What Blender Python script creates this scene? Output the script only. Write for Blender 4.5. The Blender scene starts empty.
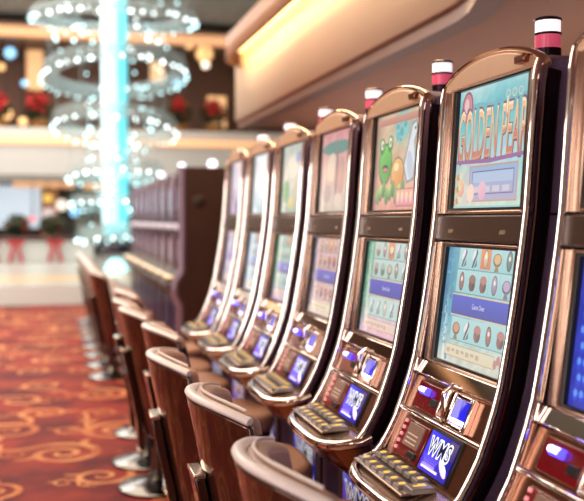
import bpy, bmesh, math, random
from mathutils import Vector, Matrix
random.seed(7)
C = bpy.context.scene.collection
PI = math.pi

# ---------------------------------------------------------------- camera numbers
FPX = 919.0
TH = math.atan(238.0 / FPX)
CT, ST = math.cos(TH), math.sin(TH)
CAM_H = 1.45
HOR = 219.0

def at(px, py, d):
    """world point seen at a pixel of the photograph, d metres deep"""
    r = (px - 292) / FPX * d
    return Vector((d * ST + r * CT, d * CT - r * ST, CAM_H + (HOR - py) / FPX * d))

# ---------------------------------------------------------------- helpers
def lin(c):
    return tuple((v / 12.92 if v <= 0.04045 else ((v + 0.055) / 1.055) ** 2.4) for v in c)

def rgb(r, g, b):
    return lin((r / 255, g / 255, b / 255))

def nodes(name):
    m = bpy.data.materials.new(name)
    m.use_nodes = True
    nt = m.node_tree
    return m, nt, nt.nodes['Principled BSDF']

def mat(name, col, rough=0.5, metal=0.0, var=0.12, scale=25.0, bump=0.0, emit=None, estr=0.0, spec=0.5, coat=0.0, alpha=1.0, trans=0.0):
    m, nt, b = nodes(name)
    N, L = nt.nodes, nt.links
    tc = N.new('ShaderNodeTexCoord')
    nz = N.new('ShaderNodeTexNoise')
    nz.inputs['Scale'].default_value = scale
    nz.inputs['Detail'].default_value = 4
    L.new(tc.outputs['Object'], nz.inputs['Vector'])
    mx = N.new('ShaderNodeMix'); mx.data_type = 'RGBA'
    lo = tuple(max(0, v * (1 - var)) for v in col); hi = tuple(min(1, v * (1 + var)) for v in col)
    mx.inputs[6].default_value = (*lo, 1); mx.inputs[7].default_value = (*hi, 1)
    L.new(nz.outputs['Fac'], mx.inputs[0])
    L.new(mx.outputs[2], b.inputs['Base Color'])
    b.inputs['Roughness'].default_value = rough
    b.inputs['Metallic'].default_value = metal
    b.inputs['Specular IOR Level'].default_value = spec
    b.inputs['Coat Weight'].default_value = coat
    b.inputs['Alpha'].default_value = alpha
    b.inputs['Transmission Weight'].default_value = trans
    if bump:
        bp = N.new('ShaderNodeBump'); bp.inputs['Strength'].default_value = bump
        bp.inputs['Distance'].default_value = 0.004
        L.new(nz.outputs['Fac'], bp.inputs['Height']); L.new(bp.outputs[0], b.inputs['Normal'])
    if emit:
        b.inputs['Emission Color'].default_value = (*emit, 1)
        b.inputs['Emission Strength'].default_value = estr
    return m

def screen_mat(name, strength):
    m, nt, b = nodes(name)
    a = nt.nodes.new('ShaderNodeAttribute'); a.attribute_name = 'Col'
    nt.links.new(a.outputs['Color'], b.inputs['Emission Color'])
    b.inputs['Emission Strength'].default_value = strength
    b.inputs['Base Color'].default_value = (0.01, 0.01, 0.012, 1)
    b.inputs['Roughness'].default_value = 0.12
    return m

class MB:
    """collects shapes into one mesh"""
    def __init__(s): s.bm = bmesh.new()
    def box(s, c, size, M=None, taper=1.0):
        x, y, z = size[0] / 2, size[1] / 2, size[2] / 2
        vs = []
        for dz in (-1, 1):
            k = taper if dz > 0 else 1
            for dx, dy in ((-1, -1), (1, -1), (1, 1), (-1, 1)):
                v = Vector((c[0] + dx * x * k, c[1] + dy * y * k, c[2] + dz * z))
                vs.append(s.bm.verts.new(M @ v if M else v))
        for f in ((3, 2, 1, 0), (4, 5, 6, 7), (0, 1, 5, 4), (1, 2, 6, 5), (2, 3, 7, 6), (3, 0, 4, 7)):
            s.bm.faces.new([vs[i] for i in f])
        return s
    def prism(s, pts, a, b):
        """pts: 3d points of a closed loop, shifted by vectors a and b"""
        a, b = Vector(a), Vector(b)
        v0 = [s.bm.verts.new(Vector(p) + a) for p in pts]; v1 = [s.bm.verts.new(Vector(p) + b) for p in pts]
        n = len(pts)
        s.bm.faces.new(v0); s.bm.faces.new(v1[::-1])
        for i in range(n):
            j = (i + 1) % n
            s.bm.faces.new([v0[j], v0[i], v1[i], v1[j]])
        return s
    def tube(s, pts, r, seg=10, closed=False, nrm=None, r2=None):
        """sweep an ellipse (r sideways, r2 along nrm)"""
        pts = [Vector(p) for p in pts]; n = len(pts); r2 = r2 or r
        rings = []
        for i, p in enumerate(pts):
            if closed: t = pts[(i + 1) % n] - pts[i - 1]
            else: t = pts[min(i + 1, n - 1)] - pts[max(i - 1, 0)]
            t.normalize()
            if nrm: ref = Vector(nrm[i] if isinstance(nrm[0], (tuple, list, Vector)) else nrm)
            else: ref = Vector((0, 0, 1)) if abs(t.z) < 0.9 else Vector((1, 0, 0))
            b = t.cross(ref).normalized(); nn = b.cross(t).normalized()
            rings.append([s.bm.verts.new(p + b * r * math.cos(2 * PI * k / seg) + nn * r2 * math.sin(2 * PI * k / seg)) for k in range(seg)])
        for i in range(n if closed else n - 1):
            A, B = rings[i], rings[(i + 1) % n]
            for k in range(seg):
                s.bm.faces.new([A[k], A[(k + 1) % seg], B[(k + 1) % seg], B[k]])
        if not closed:
            s.bm.faces.new(rings[0][::-1]); s.bm.faces.new(rings[-1])
        return s
    def lathe(s, prof, c=(0, 0, 0), seg=24):
        rings = []
        for r, z in prof:
            if r < 1e-6: rings.append([s.bm.verts.new((c[0], c[1], c[2] + z))])
            else: rings.append([s.bm.verts.new((c[0] + r * math.cos(2 * PI * k / seg), c[1] + r * math.sin(2 * PI * k / seg), c[2] + z)) for k in range(seg)])
        for A, B in zip(rings, rings[1:]):
            for k in range(seg):
                q = [A[k % len(A)], A[(k + 1) % len(A)], B[(k + 1) % len(B)], B[k % len(B)]]
                u = []
                for v in q:
                    if v not in u: u.append(v)
                if len(u) > 2: s.bm.faces.new(u)
        if len(rings[0]) > 1: s.bm.faces.new(rings[0][::-1])
        if len(rings[-1]) > 1: s.bm.faces.new(rings[-1])
        return s
    def grid(s, rows):
        """rows of 3d points -> quads"""
        R = [[s.bm.verts.new(p) for p in r] for r in rows]
        for A, B in zip(R, R[1:]):
            for k in range(len(A) - 1):
                s.bm.faces.new([A[k], A[k + 1], B[k + 1], B[k]])
        return R
    def quad(s, *p):
        s.bm.faces.new([s.bm.verts.new(q) for q in p]); return s
    def xf(s, M):
        bmesh.ops.transform(s.bm, matrix=M, verts=s.bm.verts); return s
    def build(s, name, m, parent=None, bevel=0.0, smooth=True, segs=2, loc=None, sub=0):
        bmesh.ops.recalc_face_normals(s.bm, faces=s.bm.faces)
        me = bpy.data.meshes.new(name); s.bm.to_mesh(me); s.bm.free()
        me.materials.append(m)
        if smooth:
            for p in me.polygons: p.use_smooth = True
        o = bpy.data.objects.new(name, me); C.objects.link(o)
        if parent: o.parent = parent
        if loc is not None: o.location = loc
        if bevel:
            b = o.modifiers.new('bevel', 'BEVEL'); b.width = bevel; b.segments = segs; b.limit_method = 'ANGLE'; b.angle_limit = math.radians(35)
        if sub:
            d = o.modifiers.new('sub', 'SUBSURF'); d.levels = sub; d.render_levels = sub
        if smooth:
            try: me.set_sharp_from_angle(angle=math.radians(40))
            except Exception: pass
        return o

def tag(o, label=None, cat=None, group=None, kind=None):
    if label: o['label'] = label
    if cat: o['category'] = cat
    if group: o['group'] = group
    if kind: o['kind'] = kind
    return o

def empty(name, loc=(0, 0, 0), rz=0.0):
    o = bpy.data.objects.new(name, None); C.objects.link(o)
    o.location = loc; o.rotation_euler = (0, 0, rz); o.empty_display_size = 0.1
    return o

KIDS = {}
def copy_tree(o, parent=None):
    c = o.copy(); C.objects.link(c)
    if parent: c.parent = parent
    for ch in list(o.children): copy_tree(ch, c)
    return c

def struct(o):
    o['kind'] = 'structure'; return o

# ---------------------------------------------------------------- screen pictures
class Pic:
    """a lit picture: layered coloured polygons in one mesh, u right, v up, n out"""
    def __init__(s, w, h): s.w, s.h = w, h; s.V, s.F, s.K = [], [], []; s.z = 0.0
    def _poly(s, pts, cols):
        b = len(s.V)
        for p in pts: s.V.append((p[0], p[1], s.z))
        s.K += cols; s.F.append(list(range(b, b + len(pts))))
    def up(s): s.z += 0.00003
    def grad(s, fn, nx=14, ny=14, box=None):
        u0, v0, u1, v1 = box or (-s.w / 2, -s.h / 2, s.w / 2, s.h / 2)
        b = len(s.V)
        for j in range(ny + 1):
            for i in range(nx + 1):
                a, c = i / nx, j / ny
                s.V.append((u0 + a * (u1 - u0), v0 + c * (v1 - v0), s.z)); s.K.append(rgb(*[max(0, min(255, q)) for q in fn(a, c)]))
        for j in range(ny):
            for i in range(nx):
                k = b + j * (nx + 1) + i
                s.F.append([k, k + 1, k + nx + 2, k + nx + 1])
        s.up(); return s
    def rect(s, u0, v0, u1, v1, col, col2=None):
        c = rgb(*col); d = rgb(*(col2 or col))
        s._poly([(u0, v0), (u1, v0), (u1, v1), (u0, v1)], [d, d, c, c]); s.up(); return s
    def ell(s, cu, cv, ru, rv, col, n=16, rot=0.0, col2=None):
        c = rgb(*col); d = rgb(*(col2 or col)); P = []; K = []
        for k in range(n):
            a = 2 * PI * k / n; x, y = ru * math.cos(a), rv * math.sin(a)
            P.append((cu + x * math.cos(rot) - y * math.sin(rot), cv + x * math.sin(rot) + y * math.cos(rot))); K.append(c if y > 0 else d)
        s._poly(P, K); s.up(); return s
    def poly(s, pts, col): s._poly(pts, [rgb(*col)] * len(pts)); s.up(); return s
    def frame(s, u0, v0, u1, v1, t, col):
        s.rect(u0, v0, u1, v0 + t, col); s.rect(u0, v1 - t, u1, v1, col); s.rect(u0, v0, u0 + t, v1, col); s.rect(u1 - t, v0, u1, v1, col); return s
    def text(s, body, cu, cv, width, height, col, offset=0.0, bend=0.0, shear=0.0, col2=None, space=1.0):
        cu_ = bpy.data.curves.new('t', 'FONT'); cu_.body = body; cu_.align_x = 'CENTER'; cu_.size = 1.0; cu_.offset = offset; cu_.resolution_u = 3; cu_.space_character = space
        ob = bpy.data.objects.new('t', cu_); C.objects.link(ob)
        bpy.context.view_layer.update()
        me = bpy.data.meshes.new_from_object(ob)
        xs = [v.co.x for v in me.vertices]; ys = [v.co.y for v in me.vertices]
        x0, x1, y0, y1 = min(xs), max(xs), min(ys), max(ys)
        b = len(s.V); c = rgb(*col); d = rgb(*(col2 or col))
        for v in me.vertices:
            a = (v.co.x - x0) / (x1 - x0) - 0.5; t = (v.co.y - y0) / (y1 - y0) - 0.5
            s.V.append((cu + a * width + t * shear * height, cv + t * height * (1 + bend * abs(a) * 2), s.z))
            s.K.append(c if t > 0 else d)
        for p in me.polygons: s.F.append([b + i for i in p.vertices])
        bpy.data.objects.remove(ob); bpy.data.curves.remove(cu_); bpy.data.meshes.remove(me)
        s.up(); return s
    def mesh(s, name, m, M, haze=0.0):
        s.K = [mix(k, (0.62, 0.58, 0.58), haze) for k in s.K]  # pale reflection haze of the glass, blended into the picture colours
        me = bpy.data.meshes.new(name)
        me.from_pydata([M @ Vector(v) for v in s.V], [], s.F)
        a = me.color_attributes.new('Col', 'FLOAT_COLOR', 'POINT')
        for i, k in enumerate(s.K): a.data[i].color = (*k, 1)
        me.materials.append(m); me.update()
        return me

# ---------------------------------------------------------------- materials
BRONZE = mat('brushed bronze', rgb(184, 152, 132), 0.24, 0.85, 0.06, 20)
CROWN = mat('champagne metal', rgb(232, 194, 160), 0.34, 0.45, 0.05, 30)
CHROME = mat('warm chrome', rgb(240, 228, 220), 0.06, 1.0, 0.03)
COPPER = mat('dark copper', rgb(140, 92, 68), 0.22, 0.9, 0.15, 30)
CABINET = mat('speckled purple laminate', rgb(112, 90, 120), 0.55, 0.0, 0.6, 260, 0.1)
BLACK = mat('black gasket', rgb(14, 11, 14), 0.35, 0.0, 0.2)
DIVIDER = mat('brown divider enamel', rgb(74, 50, 38), 0.32, 0.2, 0.1)
REDP = mat('red acrylic panel', rgb(120, 14, 24), 0.15, 0.0, 0.2, coat=0.5)
BTN = mat('grey button', rgb(150, 142, 138), 0.3, 0.3, 0.1)
BTNLIT = mat('lit button legend', rgb(230, 200, 90), 0.4, 0, 0.05, emit=rgb(250, 205, 90), estr=0.7)
DECK = mat('silver bronze deck', rgb(205, 180, 160), 0.2, 0.9, 0.06, 30)
BLUEGLOW = mat('blue glow', rgb(60, 60, 240), 0.3, 0, 0.02, emit=rgb(70, 60, 255), estr=3.0)
WHITEBLUE = mat('blue white glow', rgb(200, 210, 255), 0.3, 0, 0.02, emit=rgb(205, 205, 255), estr=5.0)
LENSW = mat('white lens', rgb(245, 240, 245), 0.3, 0, 0.02, emit=rgb(250, 240, 250), estr=0.95)
LENSR = mat('red lens', rgb(220, 80, 100), 0.25, 0, 0.05, emit=rgb(232, 96, 130), estr=0.4)
DARKCH = mat('smoked chrome', rgb(60, 46, 54), 0.15, 0.9, 0.1)
SCREEN = screen_mat('lit screen', 1.05)
SCREENB = screen_mat('bright lit screen', 1.5)
SHELL = mat('glossy brown shell', rgb(70, 40, 30), 0.16, 0.5, 0.08, 5, coat=0.6)
LEATHER = mat('tan leather', rgb(176, 132, 108), 0.42, 0, 0.12, 60, 0.12)
PIPING = mat('grey leather piping', rgb(238, 228, 224), 0.3, 0, 0.06, 60)
SATIN = mat('satin steel', rgb(225, 205, 185), 0.22, 0.9, 0.06)
BASECH = mat('base chrome', rgb(112, 110, 108), 0.2, 1.0, 0.04)
EDGE = mat('blue black edge', rgb(26, 22, 36), 0.25, 0.1, 0.2)

# ---------------------------------------------------------------- slot machine
SEG = {  # (x, h) bottom -> top of each flat facet of the front
    'T': ((0.012, 1.462), (0.036, 1.832)),
    'D': ((0.004, 1.385), (0.012, 1.462)),
    'M': ((-0.038, 1.036), (0.004, 1.385)),
    'E': ((-0.058, 0.993), (-0.038, 1.036)),
    'F': ((-0.098, 0.897), (-0.058, 0.993)),
    'G': ((-0.160, 0.768), (-0.098, 0.897)),
}
def plane(seg):
    (x0, h0), (x1, h1) = SEG[seg]
    v = Vector((x1 - x0, 0, h1 - h0)); ln = v.length; v.normalize()
    u = Vector((0, -1, 0)); n = u.cross(v)
    o = Vector(((x0 + x1) / 2, 0, (h0 + h1) / 2))
    M = Matrix(((u.x, v.x, n.x, o.x), (u.y, v.y, n.y, o.y), (u.z, v.z, n.z, o.z), (0, 0, 0, 1)))
    return M, ln
def deck_z(x): return 0.772 + (x + 0.155) * 0.2
def deck_x(y): return -0.195 - 0.105 * max(0.0, 1 - abs(y / 0.268) ** 4.0) ** 0.55
HW = 0.268

def frame_in(mb, M, w, h, iu, iv, th, du=0, dv=0):
    """a rectangular rim w x h with an iu x iv opening"""
    sw = (w - iu) / 2
    for sgn in (-1, 1):
        mb.box((sgn * (iu / 2 + sw / 2) , 0, th / 2), (sw, h, th), M)
    tp = (h - iv) / 2
    mb.box((0, iv / 2 + dv / 2 + (tp - dv / 2) / 2 + 0, th / 2), (iu, tp - dv / 2 if dv else tp, th), M)
    mb.box((0, -(iv / 2 + tp / 2), th / 2), (iu, tp, th), M)

PT, LT = plane('T'); PD, LD = plane('D'); PM, LM = plane('M'); PE, LE = plane('E'); PF, LF = plane('F'); PG, LG = plane('G')
TW, TH_ = 0.415, 0.338      # upper picture
MW, MH = 0.415, 0.326       # main picture

def arch_h(y): return 1.832 + 0.060 * max(0.0, 1 - (y / 0.272) ** 2) ** 0.75

def make_machine():
    root = empty('slot_machine')
    # cabinet: dark sides, one closed body
    prof = [(0.066, 1.84), (0.042, 1.462), (0.034, 1.385), (-0.006, 1.036), (-0.088, 0.897), (-0.148, 0.768), (-0.185, 0.73), (-0.13, 0.65),
            (-0.09, 0.61), (-0.09, 0.09), (-0.05, 0.0), (0.5, 0.0), (0.5, 1.78), (0.46, 1.84)]
    mb = MB()
    mb.prism([(x, 0, h) for x, h in prof], (0, -0.258, 0), (0, 0.258, 0))
    hood = [(0, y, arch_h(y) - 0.012) for y in [0.25 - 0.5 * k / 18 for k in range(19)]] + [(0, -0.25, 1.8), (0, 0.25, 1.8)]
    mb.prism(hood, (0.05, 0, 0), (0.44, 0, 0))
    mb.build('cabinet', CABINET, root, 0.012)
    # thin seam where the top box sits on the lower cabinet
    mb = MB(); mb.box((0.255, 0, 1.462), (0.47, 0.522, 0.006)); mb.build('seam_strip', BLACK, root, 0.001)
    # crown
    mb = MB()
    ys = [0.262 - 0.524 * k / 24 for k in range(25)]
    loop = [(0.018, y, arch_h(y) - 0.008) for y in ys] + [(0.018, -0.262, 1.818), (0.018, 0.262, 1.818)]
    mb.prism(loop, (0.0, 0, 0), (0.045, 0, 0)); mb.build('crown', CROWN, root, 0.006)
    mb = MB(); mb.box((0.012, -0.205, 1.842), (0.02, 0.05, 0.022)); mb.build('crown_latch', COPPER, root, 0.004)
    # bezel around both pictures
    mb = MB()
    frame_in(mb, PT, 0.53, LT, TW + 0.030, TH_ + 0.010, 0.009)
    frame_in(mb, PM, 0.53, LM, MW + 0.030, MH + 0.008, 0.009)
    mb.build('bezel', BRONZE, root, 0.004)
    mb = MB()
    for P, w, h in ((PT, TW, TH_), (PM, MW, MH)):
        frame_in(mb, P @ Matrix.Translation((0, 0, -0.011)), w + 0.036, h + 0.012, w - 0.004, h - 0.004, 0.015)
        mb.box((0, 0, -0.012), (w + 0.03, h + 0.01, 0.006), P)
    mb.build('gasket', BLACK, root)
    # divider strip with two small lettered plates
    d = MB().box((0, 0, 0.008), (0.53, LD - 0.006, 0.016), PD).build('divider_panel', DIVIDER, root, 0.004)
    for u in (-0.17, 0.14):
        mb = MB()
        for k in range(4): mb.box((u + k * 0.0075, -0.01 + 0.002 * (k % 2), 0.0165), (0.0078, 0.010, 0.002), PD)
        mb.build('emblem', SATIN, d)
    # strip under main screen
    mb = MB(); mb.box((0, 0, 0.008), (0.53, LE, 0.02), PE); mb.build('sill_strip', CHROME, root, 0.006)
    # upper console: panel with bill acceptor, coin fin, ticket slot
    MB().box((0, 0, 0.003), (0.53, LF, 0.012), PF).build('upper_console', COPPER, root, 0.003)
    p = MB().box((-0.125, 0.0, 0.010), (0.16, 0.078, 0.012), PF).build('bill_acceptor', REDP, root, 0.003)
    mb = MB(); mb.tube([PF @ Vector((-0.160, 0.014, 0.022)), PF @ Vector((-0.115, 0.014, 0.022))], 0.011, 12); mb.build('bill_slot_surround', BLUEGLOW, p, 0)
    mb = MB(); mb.tube([PF @ Vector((-0.158, 0.016, 0.028)), PF @ Vector((-0.122, 0.016, 0.028))], 0.0075, 12); mb.build('bill_slot_light', WHITEBLUE, p, 0)
    MB().box((-0.072, -0.008, 0.017), (0.042, 0.022, 0.006), PF).build('bill_slot', BLACK, p, 0.002)
    mb = MB(); frame_in(mb, PF @ Matrix.Translation((-0.008, 0, 0.008)), 0.052, 0.086, 0.034, 0.066, 0.014); f = mb.build('coin_panel', CHROME, root, 0.003)
    MB().box((-0.008, 0, 0.01), (0.034, 0.066, 0.006), PF).build('coin_plate', COPPER, f, 0.001)
    mb = MB(); mb.prism([PF @ Vector(q) for q in ((0.022, -0.045, 0.008), (0.022, 0.062, 0.008), (0.022, 0.066, 0.03), (0.022, 0.03, 0.05), (0.022, -0.03, 0.028))], (0, -0.009, 0), (0, 0.009, 0)); mb.build('coin_fin', CHROME, root, 0.004)
    mb = MB(); frame_in(mb, PF @ Matrix.Translation((0.10, 0, 0.006)), 0.115, 0.094, 0.086, 0.066, 0.02); f = mb.build('ticket_slot', CHROME, root, 0.004)
    MB().box((0.10, 0.004, 0.010), (0.086, 0.066, 0.004), PF).build('ticket_glow', mat('deep blue lit panel', rgb(20, 20, 160), 0.2, 0, 0.3, 30, emit=rgb(24, 28, 190), estr=1.0), f)
    mb = MB(); mb.tube([PF @ Vector((0.066, -0.024, 0.018)), PF @ Vector((0.134, -0.024, 0.018))], 0.006, 8); mb.build('ticket_light', WHITEBLUE, f)
    # lower console: lip, card reader panel, info screen
    MB().box((0, LG / 2 - 0.004, 0.010), (0.53, 0.014, 0.022), PG).build('console_lip', CHROME, root, 0.005)
    MB().box((0, 0, 0.002), (0.53, LG, 0.012), PG).build('lower_console', COPPER, root, 0.003)
    p = MB().box((-0.115, -0.004, 0.010), (0.17, 0.108, 0.012), PG).build('card_panel', REDP, root, 0.004)
    MB().box((-0.105, 0.010, 0.018), (0.10, 0.066, 0.006), PG).build('card_display', mat('grey brown display', rgb(120, 92, 80), 0.2, 0, 0.3, 60, emit=rgb(150, 115, 95), estr=0.35), p, 0.002)
    mb = MB()
    for k in range(3): mb.box((-0.105, 0.012 - 0.012 * k, 0.0215), (0.07, 0.004, 0.001), PG)
    mb.build('display_lettering', mat('pale lettering', rgb(190, 165, 150), 0.4, 0, 0.05, emit=rgb(190, 165, 150), estr=0.4), p)
    MB().box((-0.07, -0.040, 0.018), (0.05, 0.02, 0.012), PG).build('card_reader', BLACK, p, 0.003)
    mb = MB()
    for k in range(5): mb.box((-0.185, 0.04 - 0.02 * k, 0.018), (0.010, 0.010, 0.008), PG)
    mb.build('indicator', mat('pink indicator', rgb(230, 160, 170), 0.3, 0, 0.1, emit=rgb(255, 150, 150), estr=0.6), p, 0.002)
    MB().box((0.07, -0.002, 0.008), (0.186, 0.122, 0.012), PG).build('info_screen_frame', BLACK, root, 0.003)
    # deck
    N_ = 28
    ys = [HW - 2 * HW * k / N_ for k in range(N_ + 1)]
    front = [(deck_x(y), y) for y in ys]
    outline = [(-0.14, HW)] + front + [(-0.14, -HW)]
    mb = MB(); mb.prism([(x, y, deck_z(x)) for x, y in outline], (0, 0, -0.02), (0, 0, 0)); dk = mb.build('button_deck', DECK, root, 0.002)
    mb = MB(); mb.box((-0.215, 0.055, deck_z(-0.215) + 0.002), (0.112, 0.375, 0.006), None); tray = mb.build('button_tray', mat('taupe tray', rgb(190, 172, 160), 0.22, 0.8, 0.08), root, 0.003)
    tray.rotation_euler = (0, 0, 0)
    k = 0
    for row in range(6):
        for cx in (-0.241, -0.190):
            y = 0.212 - row * 0.055
            z = deck_z(cx) + 0.005
            b = MB().box((cx, y, z + 0.006), (0.040, 0.046, 0.012), None, 0.85).build('button', BTN, dk, 0.002)
            mb = MB(); mb.box((cx, y, z + 0.0125), (0.020, 0.007, 0.0012)); mb.box((cx + 0.002, y + 0.006, z + 0.0125), (0.012, 0.005, 0.0012)); mb.box((cx - 0.003, y - 0.007, z + 0.0125), (0.014, 0.004, 0.0012)); mb.build('legend', BTNLIT, b)
    b = MB().box((-0.215, -0.118, deck_z(-0.215) + 0.012), (0.07, 0.062, 0.014), None, 0.88).build('button', BTN, dk, 0.003)
    mb = MB(); mb.box((-0.215, -0.118, deck_z(-0.215) + 0.0195), (0.034, 0.008, 0.0012)); mb.box((-0.207, -0.108, deck_z(-0.215) + 0.0195), (0.02, 0.006, 0.0012)); mb.build('legend', BTNLIT, b)
    lip = [(-0.15, HW - 0.002)] + front + [(-0.15, -HW + 0.002)]
    mb = MB(); mb.tube([(x, y, deck_z(x) - 0.008) for x, y in lip], 0.017, 10, r2=0.018); mb.build('deck_rim', CHROME, root)
    # chin under the deck
    rows = []
    for t, h in ((1.0, None), (0.97, 0.715), (0.8, 0.67), (0.5, 0.63), (0.2, 0.61)):
        row = []
        for x, y in lip:
            xx = -0.09 + (x + 0.09) * t
            row.append((xx, y * (0.98 if t < 1 else 1), (deck_z(x) - 0.018) if h is None else h))
        rows.append(row)
    mb = MB(); mb.grid(rows); mb.build('chin', COPPER, root)
    # trim: up one side, over the crown, down the other
    side = [(-0.190, 0.760), (-0.168, 0.785), (-0.145, 0.825), (-0.12, 0.875), (-0.098, 0.935), (-0.080, 0.99), (-0.064, 1.05), (-0.044, 1.16), (-0.026, 1.27), (-0.010, 1.385), (0.0, 1.47), (0.012, 1.65), (0.022, 1.78), (0.027, 1.81)]
    pts = [(x, 0.27, h) for x, h in side]
    nr = []
    for i, (x, h) in enumerate(side):
        a = side[max(i - 1, 0)]; b = side[min(i + 1, len(side) - 1)]
        v = Vector((b[0] - a[0], 0, b[1] - a[1])).normalized(); nr.append(Vector((0, -1, 0)).cross(v))
    arc = []
    for k in range(0, 25):
        y = 0.272 * math.cos(PI * k / 24)
        arc.append((0.033, y, arch_h(y) - 0.002))
    path = pts + arc + [(x, -0.27, h) for x, h in reversed(side)]
    nrm = nr + [Vector((-1, 0, 0))] * len(arc) + nr[::-1]
    mb = MB(); mb.tube(path, 0.008, 10, nrm=nrm, r2=0.018); mb.build('chrome_trim', CHROME, root)
    # dark outer edge beside the trim
    for sg in (1, -1):
        mb = MB(); mb.tube([(x + 0.034, sg * 0.264, h) for x, h in side], 0.006, 8, nrm=nr, r2=0.026); mb.build('edge_band', DARKCH, root)
    # belly
    MB().box((-0.094, 0, 0.46), (0.012, 0.47, 0.30)).build('belly_panel', BLACK, root, 0.004)
    # candle lamp on top
    mb = MB(); mb.lathe([(0.046, 0), (0.046, 0.022), (0.036, 0.026), (0.036, 0.045)], (0.2, 0, 1.865)); cl = mb.build('candle_lamp', DARKCH, root)
    MB().lathe([(0.034, 0), (0.035, 0.036)], (0.2, 0, 1.910)).build('red_lens', LENSR, cl)
    MB().lathe([(0.037, 0), (0.037, 0.006)], (0.2, 0, 1.946)).build('lens_ring', DARKCH, cl)
    MB().lathe([(0.034, 0), (0.034, 0.032)], (0.2, 0, 1.952)).build('white_lens', LENSW, cl)
    MB().lathe([(0.037, 0), (0.037, 0.006), (0.03, 0.010), (0, 0.011)], (0.2, 0, 1.984)).build('lamp_cap', DARKCH, cl)
    return root

MT = PT @ Matrix.Translation((0, 0, -0.0075)); MM = PM @ Matrix.Translation((0, 0, -0.0075))
MI = PG @ Matrix.Translation((0.07, -0.002, 0.0155))
MBEL = Matrix(((0, 0, -1, -0.1015), (-1, 0, 0, 0), (0, 1, 0, 0.46), (0, 0, 0, 1)))

def nzf(seed, amp):
    r = random.Random(seed); tab = {}
    def f(a, c, k=0):
        q = (round(a * 20), round(c * 20), k)
        if q not in tab: tab[q] = r.uniform(-amp, amp)
        return tab[q]
    return f

def mix(a, b, t): return tuple(x + (y - x) * max(0, min(1, t)) for x, y in zip(a, b))

def main_pic(seed, left, mid, right, low, band, bandtxt, syms):
    p = Pic(MW, MH); nz = nzf(seed, 14)
    def bg(a, c):
        col = mix(left, mid, a * 3.2) if a < 0.35 else mix(mid, right, (a - 0.35) / 0.65)
        col = mix(low, col, c * 2.4)
        q = nz(a, c)
        return tuple(v + q for v in col)
    p.grad(bg, 18, 18)
    R = random.Random(seed)
    x0, x1 = -MW / 2 + 0.075, MW / 2 - 0.012
    cw = (x1 - x0) / 5
    for r, v in enumerate((0.134, 0.068, -0.064)):
        hh = 0.062; q0 = len(p.V)
        p.rect(x0, v - hh / 2, x1, v + hh / 2, mix(mid, (226, 236, 236), 0.45), mix(mid, (190, 214, 218), 0.35))
        for k in range(5):
            cx = x0 + (k + 0.5) * cw
            col = R.choice(syms); vv0 = len(p.V)
            t = R.randrange(4)
            if r == 0 and k == 2: p.rect(cx - cw * .46, v - .027, cx + cw * .46, v + .027, (236, 150, 92), (225, 120, 80)); col = (250, 215, 170)
            if t == 0:
                p.ell(cx, v, .012, .024, tuple(q * .6 for q in col)); p.ell(cx, v, .009, .020, col, col2=tuple(q * .8 for q in col)); p.ell(cx, v + .006, .004, .006, (250, 240, 220))
            elif t == 1:
                p.ell(cx, v, .018, .016, tuple(q * .55 for q in col)); p.ell(cx, v + .002, .014, .012, col); p.poly([(cx - .004, v - .012), (cx + .004, v - .012), (cx + .010, v - .027), (cx - .010, v - .027)], tuple(q * .7 for q in col))
            elif t == 2:
                p.poly([(cx - .012, v - .024), (cx - .004, v - .022), (cx + .012, v + .014), (cx + .006, v + .024)], tuple(q * .5 for q in col)); p.poly([(cx - .002, v - .024), (cx + .012, v - .018), (cx + .010, v - .002)], (90, 110, 120)); p.ell(cx - .004, v + .008, .006, .014, (230, 232, 235), rot=-.5)
            else:
                p.ell(cx, v + .006, .016, .013, col); p.ell(cx - .006, v - .010, .008, .013, tuple(q * .75 for q in col), rot=.4); p.ell(cx + .007, v - .010, .007, .012, tuple(q * .6 for q in col), rot=-.4)
            for m_ in range(vv0, len(p.V)):
                a_, b_, c_ = p.V[m_]
                if abs(a_ - cx) < cw * .45: p.V[m_] = (cx + (a_ - cx) * 1.3, v + (b_ - v) * 1.12, c_)
        p.rect(x0, v - hh / 2 - .002, x1, v - hh / 2, mix(mid, (60, 100, 110), .7))
    for k in range(1, 5): p.rect(x0 + k * cw - .0006, .04, x0 + k * cw + .0008, .164, mix(mid, (120, 170, 175), .5))
    p.rect(x0 - .012, -.028, x1 + .006, .032, (235, 200, 150)); p.rect(x0 - .012, -.025, x1 + .006, .029, band, tuple(v * .8 for v in band))
    p.text(bandtxt, (x0 + x1) / 2 - .01, .004, .075, .014, (235, 225, 255))
    # lower meters
    y0 = -MH / 2 + .008
    p.rect(x0 - .02, y0 + .012, x1 - .05, y0 + .046, mix(low, (230, 222, 190), .55), mix(low, (235, 205, 150), .5))
    p.frame(x0 - .02, y0 + .012, x1 - .05, y0 + .046, .002, (190, 150, 100))
    for k in range(7): p.rect(x0 - .01 + k * .03, y0 + .022 + .004 * (k % 2), x0 + .010 + k * .03, y0 + .034, mix(low, (180, 150, 110), .7))
    for k in range(3): p.ell(x1 - .03 + .016 * (k - 1), y0 + .026 + .012 * (k % 2), .010, .012, R.choice(syms))
    for k in range(26):
        p.ell(R.uniform(-MW / 2 + .01, x0 - .012), R.uniform(-MH / 2 + .01, MH / 2 - .02), R.uniform(.003, .008), R.uniform(.003, .007), mix(left, (190, 215, 235), R.random() * .55), 8)
    return p

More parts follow.
